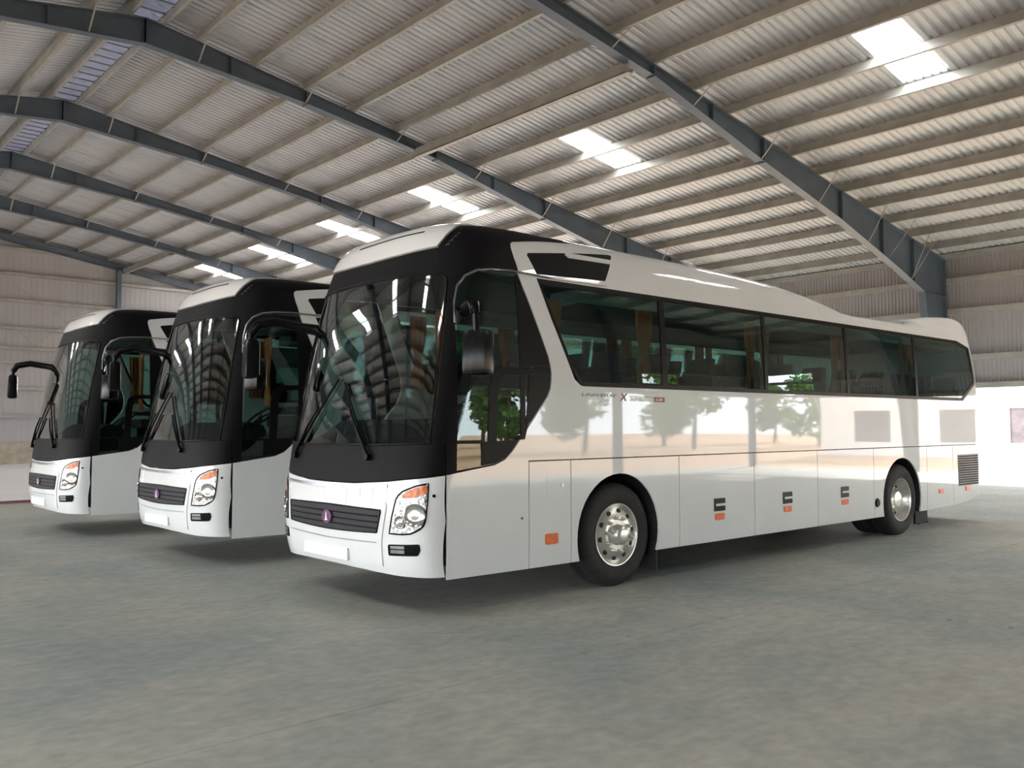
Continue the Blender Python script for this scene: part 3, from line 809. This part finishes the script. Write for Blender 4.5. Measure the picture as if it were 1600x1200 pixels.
plate = MB().rbox((ppl.x-.032, -.34, .425), (ppl.x-.012, .44, .53), .005).build('licence_plate', M_PLATE, bumper)
patch('chrome_strip', Y((-.85,1.103),(-.4,1.078),(0,1.072),(.4,1.078),(.99,1.09),(.97,1.068),(.4,1.048),(0,1.042),(-.4,1.048),(-.85,1.076)), M_SILVER, bumper, off=.010, th=.012)
patch('bumper_lip', Y((-.75,.62),(0,.605),(.75,.62),(.75,.612),(0,.597),(-.75,.612)), M_SILVER, bumper, off=.0115, th=.004)

def text_mesh(txt, size, shear=0.0, bold=0.0):
    cu = bpy.data.curves.new('txt', 'FONT'); cu.body = txt; cu.size = size; cu.shear = shear; cu.extrude = .0012; cu.offset = bold; cu.resolution_u = 3
    ob = bpy.data.objects.new('txt', cu); COL.objects.link(ob)
    dg = bpy.context.evaluated_depsgraph_get(); dg.update()
    me = bpy.data.meshes.new_from_object(ob.evaluated_get(dg))
    bpy.data.objects.remove(ob); bpy.data.curves.remove(cu)
    return me
def side_text(txt, x, z, length, height, material, name, parent, shear=.3, bold=0.0):
    me = text_mesh(txt, height*1.4, shear, bold); me.name = name; me.materials.clear(); me.materials.append(material)
    xs = [v.co.x for v in me.vertices]; k = length/(max(xs)-min(xs)); x0 = min(xs)
    for v in me.vertices:
        a, b, c = v.co; px = x+(a-x0)*k; pz = z+b
        p = on_side(px, pz, .0015+max(0, c)); v.co = p
    me.update()
    return link(name, me, parent)
def front_text(txt, y0, v, length, height, material, name, parent):
    me = text_mesh(txt, height*1.4, 0.0); me.name = name; me.materials.clear(); me.materials.append(material)
    xs = [q.co.x for q in me.vertices]; k = length/(max(xs)-min(xs)); x0 = min(xs)
    for q in me.vertices:
        a, b, c = q.co; q.co = on_front(y0-(a-x0)*k, v+b, .002+max(0, c))
    return link(name, me, parent)
front_text('UNIVERSE', .84, .925, .30, .022, M_TEXTD, 'nose_lettering', bumper)

# --- sides
BEAM_L = [(1.70,2.0),(1.705,2.06),(1.695,2.14),(1.67,2.22),(1.345,2.975)]
side_poly = X((FX+.020,.32),(1.402,.315),(1.402,1.28),(6,1.28))+[('e',0,1.28),('e',0,1.98)]+X((10.89,1.98),(2.12,1.968),(2.08,1.975),(1.70,2.0),(1.685,1.93),(1.65,1.86),(1.47,1.65),(1.22,1.37),(1.13,1.295),(1.01,1.25),(.58,1.195),(FX+.020,1.183))
side, side_r = both('side_panel', side_poly, M_WHITE, bus)
both('window_pillar', X(*BEAM_L)+X((1.56,2.955),(1.72,2.58),(1.93,2.17),(2.0,2.03),(2.08,1.975)), M_WHITE, bus)
roof_poly = X((1.345,2.975),(1.30,3.12),(1.285,3.21),(1.295,3.25),(1.33,3.275),(1.40,3.285),(1.75,3.34),(2.15,3.385))+[('s',-1.0,3.72),('s',-1.0,3.9995),('e',0,3.9995),('e',0,3.4),('e',0,2.955)]+X((10.8,2.955),(6,2.955),(1.56,2.955))
roof_l, roof_r = both('roof_panel', roof_poly, M_WHITE, bus)
# black trapezoid with its white sliver
trap = patch('roof_vent', X((1.475,3.165),(1.49,3.185),(1.52,3.19),(2.66,3.325),(2.69,3.315),(2.50,3.03),(1.57,2.995)), M_BLACK, roof_l, off=.004, th=.008)
patch('vent_blade', X((1.98,3.235),(2.0,3.255),(2.65,3.26),(2.62,3.215),(2.02,3.205)), M_WHITE, trap, off=.012, th=.01)
patch('roof_vent', mirror(X((1.475,3.165),(1.49,3.185),(1.52,3.19),(2.66,3.325),(2.69,3.315),(2.50,3.03),(1.57,2.995))), M_BLACK, roof_r, off=.004, th=.008, sg=1)
for sg in (-1, 1):
    pts = [(.63,2.47),(.65,2.66),(.69,2.80),(.76,2.895),(.87,2.952),(1.0,2.972),(1.24,2.986),(1.7,2.975),(2.2,2.98),(2.56,2.985)]
    path = []
    for a, b in zip(pts, pts[1:]):
        n = max(1, int((b[0]-a[0]+abs(b[1]-a[1]))/.05)); path += [on_side(a[0]+(b[0]-a[0])*k/n, a[1]+(b[1]-a[1])*k/n, .008, sg) for k in range(n)]
    MB().tube(path, .011, 6).build('chrome_arc', M_SILVER, bus, 60)
# rear
both('rear_quarter', X((10.89,1.98),(11.42,2.27),(11.40,2.40),(11.29,2.85),(11.2,2.88),(10.85,2.955))+[('e',0,2.955),('c',0,2.955),('c',0,1.98),('e',0,1.98)], M_WHITE, bus)
both('rear_panel', [('e',0,.45),('c',0,.45),('c',0,1.98),('e',0,1.98)], M_WHITE, bus)
both('rear_spoiler', [('e',0,2.955),('c',0,2.955),('c',0,3.9995),('e',0,3.9995)], M_WHITE, bus)
# windows
PANES = [X((1.60,2.905),(3.30,2.90),(3.30,2.015),(2.14,2.012),(2.10,2.025),(1.965,2.19),(1.76,2.58)), X((3.385,2.90),(5.215,2.90),(5.215,2.015),(3.385,2.015)), X((5.285,2.90),(7.165,2.90),(7.165,2.015),(5.285,2.015)),
         X((7.235,2.90),(9.215,2.90),(9.215,2.015),(7.235,2.015)), X((9.285,2.90),(10.78,2.90),(11.21,2.835),(11.35,2.33),(11.33,2.29),(10.87,2.03),(9.285,2.015))]
for k, pn in enumerate(PANES):
    both('window_pane', pn, G_SIDE, bus, off=-.004, th=.006)
frit = [X((1.56,2.955),(10.8,2.955),(10.78,2.90),(1.60,2.905)), X((10.8,2.955),(11.28,2.86),(11.41,2.33),(11.35,2.33),(11.21,2.835),(10.78,2.90)), X((11.41,2.33),(11.40,2.27),(10.89,1.983),(10.87,2.03),(11.33,2.29),(11.35,2.33)),
        X((10.89,1.983),(2.12,1.97),(2.14,2.012),(10.87,2.025)), X((2.12,1.97),(2.06,2.0),(1.93,2.17),(1.72,2.58),(1.56,2.955),(1.60,2.905),(1.76,2.58),(1.965,2.19),(2.10,2.025),(2.14,2.012)),
        X((3.30,2.90),(3.385,2.90),(3.385,2.015),(3.30,2.015)), X((5.215,2.90),(5.285,2.90),(5.285,2.015),(5.215,2.015)), X((7.165,2.90),(7.235,2.90),(7.235,2.015),(7.165,2.015)), X((9.215,2.90),(9.285,2.90),(9.285,2.015),(9.215,2.015))]
both('window_seal', frit, M_SEAL, bus, off=.001, th=.02)
# driver's window
DW = X((.59,1.215),(1.01,1.262),(1.125,1.305),(1.21,1.38),(1.46,1.66),(1.64,1.87),(1.675,1.935),(1.69,2.0),(1.693,2.06),(1.683,2.14),(1.66,2.22),(1.325,2.965),(1.24,2.973),(.88,2.938),(.775,2.885),(.705,2.79),(.665,2.66),(.645,2.47),(.625,2.0),(.60,1.5))
both('cab_window', DW, G_SIDE, bus, off=-.004, th=.006)
both('cab_window_frame', [X((.86,1.25),(1.01,1.265),(1.125,1.31),(1.21,1.385),(1.40,1.60),(1.36,1.47),(.86,1.455)), X((.60,1.44),(.86,1.44),(.86,1.47),(.60,1.47)), X((.93,1.455),(1.03,1.455),(1.05,1.90),(.95,1.90)),
     X((.95,1.90),(1.05,1.90),(1.08,2.0),(1.13,2.035),(1.36,2.045),(1.40,2.10),(1.09,2.095),(.99,2.04)), X((1.30,1.50),(1.38,1.57),(1.375,2.97),(1.30,2.97)) if False else X((1.315,1.50),(1.37,1.57),(1.36,2.80),(1.30,2.95)), X((1.36,2.05),(1.69,2.08),(1.68,2.14),(1.36,2.09)),
     X((1.37,1.57),(1.46,1.665),(1.64,1.875),(1.675,1.94),(1.69,2.08),(1.42,2.05),(1.40,1.8)), X((1.36,2.12),(1.68,2.14),(1.66,2.22),(1.40,2.80),(1.36,2.82))], M_SEAL, bus, off=.001, th=.015)

# lower flank: doors, arch panels, vents
def arch(cx, r=.60, cz=.52, zlow=.315):
    a0 = math.asin((zlow-cz)/r)
    return [(cx-r*math.cos(a0+(math.pi-2*a0)*k/24), cz+r*math.sin(a0+(math.pi-2*a0)*k/24)) for k in range(25)]
TOPZ, LOWZ = 1.268, .315
FW, RW = 2.65, 8.77
def flank(name, x0, x1, cut=None, low0=LOWZ, low1=LOWZ):
    pts = [(x0, low0)]
    if cut is not None: pts += arch(cut)
    pts += [(x1, low1), (x1, TOPZ), (x0, TOPZ)]
    return both(name, X(*pts), M_WHITE, bus)
sd = flank('service_door', 1.414, 1.934)
flank('front_arch_panel', 1.946, 3.552, 2.62)
lug = [flank('luggage_door', a, b) for a, b in ((3.564, 4.944), (4.956, 6.350), (6.362, 7.834))]
rear_arch = flank('rear_arch_panel', 7.846, 9.500, 8.70)
rp1 = flank('engine_door', 9.512, 10.430, None, .315, .335)
rp2 = both('engine_door', X((10.442,.335),(11.1,.38))+[('e',0,.42),('e',0,TOPZ)]+X((10.442,TOPZ)), M_WHITE, bus)
for (l, r), hx in zip(lug, (4.263, 5.645, 7.03)):
    for o, sg in ((l, -1), (r, 1)):
        pl = patch('door_handle', [(k, a, b) for k, a, b in X((hx-.10,.645),(hx+.095,.645),(hx+.105,.655),(hx+.105,.775),(hx+.095,.785),(hx-.10,.785))] if sg < 0 else mirror(X((hx-.10,.645),(hx+.095,.645),(hx+.105,.655),(hx+.105,.775),(hx+.095,.785),(hx-.10,.785))), M_GLOSSBLACK, o, off=.006, th=.012, sg=sg)
        b0 = on_side(hx-.07, .715, .012, sg); b1 = on_side(hx+.09, .715, .012, sg)
        MB().bar(b0, b1, .012, .026).build('handle_bar', M_WHITE, pl)
        ml = [(hx-.075,.548),(hx+.07,.548),(hx+.078,.558),(hx+.078,.608),(hx+.07,.618),(hx-.075,.618),(hx-.083,.608),(hx-.083,.558)]
        patch('marker_lamp', X(*ml), M_AMBER, o, off=.012, th=.014, sg=sg)
for o, sg in ((sd[0], -1), (sd[1], 1)):
    ml = [(1.615,.512),(1.745,.512),(1.757,.524),(1.757,.596),(1.745,.608),(1.615,.608),(1.603,.596),(1.603,.524)]
    patch('marker_lamp', X(*ml), M_AMBER, o, off=.014, th=.016, sg=sg)
    patch('filler_flap', [X((1.62,.93),(1.885,.93),(1.885,1.145),(1.62,1.145))], M_WHITE, o, off=.002, th=.004, sg=sg)
    c = on_side(1.82, 1.04, 0, sg); MB().tube([c, c+Vector((0, sg*.012, 0))], .016, 12).build('flap_lock', M_SILVER, o)
    c = on_side(1.32, .77, 0, sg); MB().tube([c, c+Vector((0, sg*.008, 0))], .012, 12).build('lock', M_VENT, o)
for o, sg, cx, cz in ((rp1[0], -1, 9.97, .58), (rp1[1], 1, 9.97, .58), (rp2[0], -1, 10.97, .575), (rp2[1], 1, 10.97, .575)):
    patch('marker_lamp', X((cx-.075,cz-.035),(cx+.075,cz-.035),(cx+.075,cz+.035),(cx-.075,cz+.035)), M_AMBER, o, off=.012, th=.014, sg=sg)
for o, sg in ((rp2[0], -1), (rp2[1], 1)):
    vt = patch('engine_vent', X((10.63,.625),(11.41,.625),(11.43,1.12),(10.62,1.12)), M_VENT, o, off=.004, th=.006, sg=sg)
    mb = MB()
    for k in range(13):
        z = .645+k*.037
        mb.tube([on_side(10.64+.0767*q, z, .008, sg) for q in range(11)], .007, 4)
    mb.build('louvre', M_GRILLE, vt)
for o, sg in ((rear_arch[0], -1), (rear_arch[1], 1)):
    c = on_side(7.92, .52, 0, sg)
    MB().lathe([(.001, -.02), (.05, -.02), (.065, 0), (.06, .004), (.001, .004)], 20, c=tuple(c), axis=1).build('air_port', M_SEAL, o)
# moulding line and lettering
for sg in (-1, 1):
    MB().tube([on_side(1.41+.25*k, 1.274, .001, sg) for k in range(40)], .0035, 4).build('moulding', M_VENT, side if sg < 0 else side_r)
side_text('UNIVERSE', 2.09, 1.874, .50, .030, M_TEXTD, 'side_lettering', side)
side_text('X', 2.63, 1.84, .12, .075, M_RED, 'side_lettering', side, .2, .003)
side_text('XPRESS', 2.77, 1.84, .36, .036, M_TEXTW, 'side_lettering', side, .2, .002)
patch('lettering_bar', X((2.78,1.888),(3.16,1.884),(3.16,1.879),(2.78,1.883)), M_TEXTD, side, off=.002, th=.003)
patch('lettering_box', X((3.16,1.836),(3.33,1.834),(3.33,1.885),(3.16,1.887)), M_RED, side, off=.002, th=.003)
side_text('LUX', 3.185, 1.848, .12, .026, M_TEXTW, 'box_lettering', side, .1, .001)

# --- wheels
def wheel_meshes():
    R0 = .512
    d = {}
    # tyre: outer side faces -y
    prof = [(.300,.03),(.312,.006),(.34,-.006),(.40,-.014),(.45,-.008),(.485,.012),(.505,.035),(R0,.06),(R0,.10),(R0-.012,.105),(R0-.012,.112),(R0,.117),(R0,.165),(R0-.012,.17),(R0-.012,.177),(R0,.182),(R0,.225),(.505,.25),(.485,.272),(.45,.29),(.40,.296),(.31,.28),(.30,.25)]
    d['tyre'] = MB().lathe(prof, 64).mesh('tyre', M_RUBBER, 35)
    d['front'] = MB().lathe([(.300,.05),(.312,.004),(.309,-.004),(.300,-.002),(.286,.022),(.272,.034),(.258,.020),(.20,.0),(.165,-.012),(.15,-.012)], 56).lathe([(.15,-.012),(.105,-.012),(.100,-.03),(.094,-.075),(.080,-.092),(.045,-.100),(.001,-.101)], 40).mesh('rim', M_RIM, 40)
    d['rear'] = MB().lathe([(.300,.05),(.312,.004),(.309,-.004),(.300,.0),(.290,.03),(.272,.05),(.262,.13),(.25,.152),(.20,.145),(.165,.135),(.13,.135),(.120,.06),(.11,.045),(.06,.038),(.001,.036)], 56).mesh('rim', M_RIM, 40)
    hole = MB().lathe([(.001,-.003),(.026,-.003),(.028,.01)], 16).mesh('hand_hole', M_DARK)
    nut = MB().lathe([(.020,0),(.020,-.012),(.0145,-.014),(.0145,-.040),(.008,-.046),(.001,-.046)], 10).mesh('wheel_nut', M_RIM, 35)
    d['hole'], d['nut'] = hole, nut
    return d
WM = wheel_meshes()
def make_wheel(kind, x, y, sg, dual=False):
    w = empty('wheel', (x, y, .512), bus)
    if sg > 0: w.rotation_euler = (0, 0, math.pi)
    link('tyre', WM['tyre'], w)
    rim = link('rim', WM[kind], w)
    for k in range(10):
        a = 2*math.pi*(k+.25)/10
        if kind == 'front':
            h = link('hand_hole', WM['hole'], rim, (.229*math.cos(a), .0085, .229*math.sin(a)))
            n = link('wheel_nut', WM['nut'], rim, (.1675*math.cos(a+.31), -.011, .1675*math.sin(a+.31)))
        else:
            h = link('hand_hole', WM['hole'], rim, (.225*math.cos(a), .146, .225*math.sin(a)))
            n = link('wheel_nut', WM['nut'], rim, (.1675*math.cos(a+.31), .135, .1675*math.sin(a+.31)))
    if dual:
        t = link('tyre', WM['tyre'], w, (0, .32, 0))
for sg in (-1, 1):
    make_wheel('front', FW, sg*1.175, sg)
    make_wheel('rear', RW, sg*1.185, sg, True)
    for cx, cw in ((2.62, .60), (8.70, .9)):
        mb = MB(); n = 20; a0 = math.asin((.315-.52)/.615)
        for k in range(n+1):
            a = a0+(math.pi-2*a0)*k/n
            mb.v += [(cx-.612*math.cos(a), sg*1.225, .52+.612*math.sin(a)), (cx-.612*math.cos(a), sg*(1.225-cw), .52+.612*math.sin(a)), (cx-.64*math.cos(a), sg*1.225, .52+.64*math.sin(a)), (cx-.64*math.cos(a), sg*(1.225-cw), .52+.64*math.sin(a))]
        for k in range(n):
            i = 4*k; mb.f += [(i, i+1, i+5, i+4), (i+2, i+6, i+7, i+3), (i, i+4, i+6, i+2), (i+1, i+3, i+7, i+5)]
        mb.build('wheel_well', M_DARK, bus)
    mf = MB(); z = [.25, .25]
    prof = [(9.78,.26),(10.20,.26),(10.21,.05),(10.16,.085),(10.08,.05),(10.0,.08),(9.93,.045),(9.86,.08),(9.78,.06)]
    mf.prism([(a, b) for a, b in prof], 1, sg*.93, sg*.90).build('mudflap', M_DARK, bus)
    MB().box((3.22, sg*.86, .10), (3.24, sg*1.20, .50)).build('mudflap', M_DARK, bus)
# --- inside and underneath
MB().box((.75, -.55, .40), (11.45, .55, 1.2)).box((.62, -1.19, .40), (1.96, 1.19, 1.2)).box((3.28, -1.2, .36), (8.04, 1.2, 1.2)).box((9.36, -1.2, .42), (11.3, 1.2, 1.2)).build('underbody', M_DARK, bus)
MB().bar((FW, -1.0, .512), (FW, 1.0, .512), .12, .12).bar((RW, -.9, .512), (RW, .9, .512), .2, .24).bar((1.2, -.4, .34), (11.0, -.4, .34), .1, .16).bar((1.2, .4, .34), (11.0, .4, .34), .1, .16).build('chassis', M_DARK, bus)
MB().box((.70, -1.19, 1.2), (11.4, 1.19, 1.235)).build('cabin_floor', M_CARPET, bus)
MB().prism([(-1.12, 2.955), (-1.0, 2.99), (1.0, 2.99), (1.12, 2.955), (1.12, 3.02), (-1.12, 3.02)], 0, .95, 11.15).build('headliner', M_INT, bus)
for sg in (-1, 1):
    MB().prism([(sg*1.10, 2.93), (sg*.72, 2.93), (sg*.70, 2.86), (sg*.80, 2.77), (sg*1.10, 2.80)], 0, 2.2, 11.0).build('luggage_rack', M_INT, bus)
MB().prism([(.42, 1.25), (1.05, 1.25), (1.05, 1.50), (.98, 1.62), (.80, 1.66), (.55, 1.50), (.40, 1.44)], 1, -.98, .98).build('dashboard', M_DASH, bus)
sw = MB()
ctr = Vector((1.12, -.62, 1.72)); ax1 = Vector((0, 1, 0)); ax2 = Vector((.80, 0, .60))
sw.tube([ctr+(ax1*math.cos(2*math.pi*k/28)+ax2*math.sin(2*math.pi*k/28))*.22 for k in range(28)], .015, 8, True)
for a in (.5, math.pi-.5, -math.pi/2): sw.tube([ctr, ctr+(ax1*math.cos(a)+ax2*math.sin(a))*.22], .012, 6)
sw.tube([ctr, ctr+Vector((-.15, 0, -.28))], .03, 8)
sw.build('steering_wheel', M_DASH, bus, 50)
def seat_mesh(name, material, h=1.15):
    mb = MB()
    mb.rbox((0, -.225, .36), (.48, .225, .50), .035)
    # reclined backrest
    t = MB().rbox((0, -.225, 0), (.13, .225, h-.68), .04); t.v = [(x+.40+(z)*.26, y, z+.44) for x, y, z in t.v]; mb.add(t.v, t.f)
    t = MB().rbox((0, -.16, 0), (.11, .16, .24), .045); t.v = [(x+.41+(z+h-.70)*.26, y, z+h-.26) for x, y, z in t.v]; mb.add(t.v, t.f)
    mb.rbox((.05, -.255, .56), (.42, -.225, .62), .012).rbox((.05, .225, .56), (.42, .255, .62), .012)
    mb.box((.08, -.18, 0), (.38, -.14, .37)).box((.08, .14, 0), (.38, .18, .37))
    return mb.mesh(name, material, 45)
ME_SEAT = seat_mesh('seat', M_SEAT)
ME_SEATG = seat_mesh('driver_seat', M_SEAT, 1.2)
for r in range(11):
    for y in (-.93, -.45, .45, .93):
        if r == 10 and False: continue
        link('seat', ME_SEAT, bus, (2.15+r*.82, y, 1.235))
link('driver_seat', ME_SEATG, bus, (1.30, -.62, 1.235))
def curtain(x, w, sg, z0, z1, tie=.45, y=1.10):
    n, m_ = 24, 14; mb = MB(); V_ = []
    for t in (0, .006):
        for j in range(m_+1):
            f = j/m_; z = z1+(z0-z1)*f
            k = 1-.55*math.exp(-((f-.62)/.22)**2)*tie/.45
            for i in range(n+1):
                u = i/n; V_.append((x+(u-.5)*w*k, sg*(y-.0+t+.022*math.sin(u*math.pi*7)), z))
    mb.v = V_; s = (n+1)*(m_+1)
    for j in range(m_):
        for i in range(n):
            a = j*(n+1)+i; mb.f += [(a, a+1, a+n+2, a+n+1), (s+a, s+a+n+1, s+a+n+2, s+a+1)]
    return mb.build('curtain', M_CURTAIN, bus, 60)
for sg in (-1, 1):
    for x, w in ((1.85, .22), (3.18, .26), (5.12, .22), (5.42, .2), (7.10, .2), (7.34, .14), (9.10, .2), (9.36, .16)):
        curtain(x, w, sg, 2.03, 2.80 if sg < 0 else 2.85)
cc = curtain(0, .3, 1, 1.9, 2.85, y=0); cc.location = (1.75, .5, 0); cc.rotation_euler = (0, 0, math.radians(80))
# --- wipers
def wiper(base, tip, name='wiper'):
    w = empty(name, (0, 0, 0), bus)
    b = on_front(base[0], base[1], .035); t = on_front(tip[0], tip[1], .03)
    m1 = on_front(base[0]*.6+tip[0]*.4, base[1]*.6+tip[1]*.4, .05)
    MB().tube([on_front(base[0], base[1]-.02, 0), on_front(base[0], base[1]-.02, .05)], .03, 12).build('pivot', M_SEAL, w, 40)
    MB().tube([b, m1, on_front(base[0]*.35+tip[0]*.65, base[1]*.35+tip[1]*.65, .045)], [.020, .013, .010], 8).build('arm', M_GLOSSBLACK, w, 50)
    d = (tip[0]-base[0], tip[1]-base[1]); nrm = math.hypot(*d)
    path = [on_front(base[0]+d[0]*f+.035*math.copysign(1, d[0])*0, base[1]+d[1]*f, .016) for f in (.12, .3, .5, .7, .9, 1.06)]
    MB().tube(path, .011, 6).build('blade', M_SEAL, w, 50)
wiper((.734, 1.336), (.10, 1.99)); wiper((-.586, 1.345), (-.09, 1.95))
# --- mirrors
def mirror_unit(path, head, hang, name):
    r = empty(name, (0, 0, 0), bus)
    MB().tube(path, [.065]+[.052]*(len(path)-2)+[.045], 10).build('mirror_arm', M_GLOSSBLACK, r, 60)
    c = Vector(head[0]); sx, sy, sz = head[1]; a = head[2]
    mb = MB().rbox((-sx, -sy, -sz), (sx, sy, sz), min(sx, sy)*.7)
    rot = Matrix.Rotation(a, 3, 'Z')
    mb.v = [tuple(c+rot @ Vector((x*(1-.12*(z/sz)), y, z))) for x, y, z in mb.v]
    h = mb.build('mirror_housing', M_GLOSSBLACK, r, 50)
    g = MB().rbox((sx-.004, -sy*.82, -sz*.82), (sx+.006, sy*.82, sz*.82), .004)
    g.v = [tuple(c+rot @ Vector(p)) for p in g.v]
    g.build('mirror_glass', M_CHROME, r)
    MB().tube(hang, .028, 8).build('mirror_bracket', M_GLOSSBLACK, r, 60)
mirror_unit([on_side(.72, 2.60, -.02), (.66, -1.36, 2.62), (.62, -1.44, 2.60), (.62, -1.46, 2.52)], ((.65, -1.46, 2.20), (.075, .125, .19), math.radians(14)), [(.62, -1.46, 2.55), (.63, -1.46, 2.34)], 'left_mirror')
mirror_unit([on_side(.66, 2.60, -.02, 1), (.48, 1.30, 2.64), (.22, 1.36, 2.68), (.04, 1.40, 2.64), (-.02, 1.42, 2.54)], ((-.02, 1.42, 2.29), (.07, .115, .20), math.radians(-12)), [(-.02, 1.42, 2.56), (-.02, 1.42, 2.40)], 'right_mirror')

# --- three coaches
tag(bus, 'nearest white and black coach, its whole left side and wheels in view', 'bus', 'white coaches parked side by side')
bus.location = (0, 1.247, 0)
b2 = copy_tree(bus); b2.location = (-.166, 3.860+1.247, 0)
b2['label'] = 'middle white and black coach, standing between the nearest and the farthest one'
b3 = copy_tree(bus); b3.location = (-.560, 7.880+1.247, 0)
b3['label'] = 'farthest white and black coach, its mirror arm standing out against the gable wall'
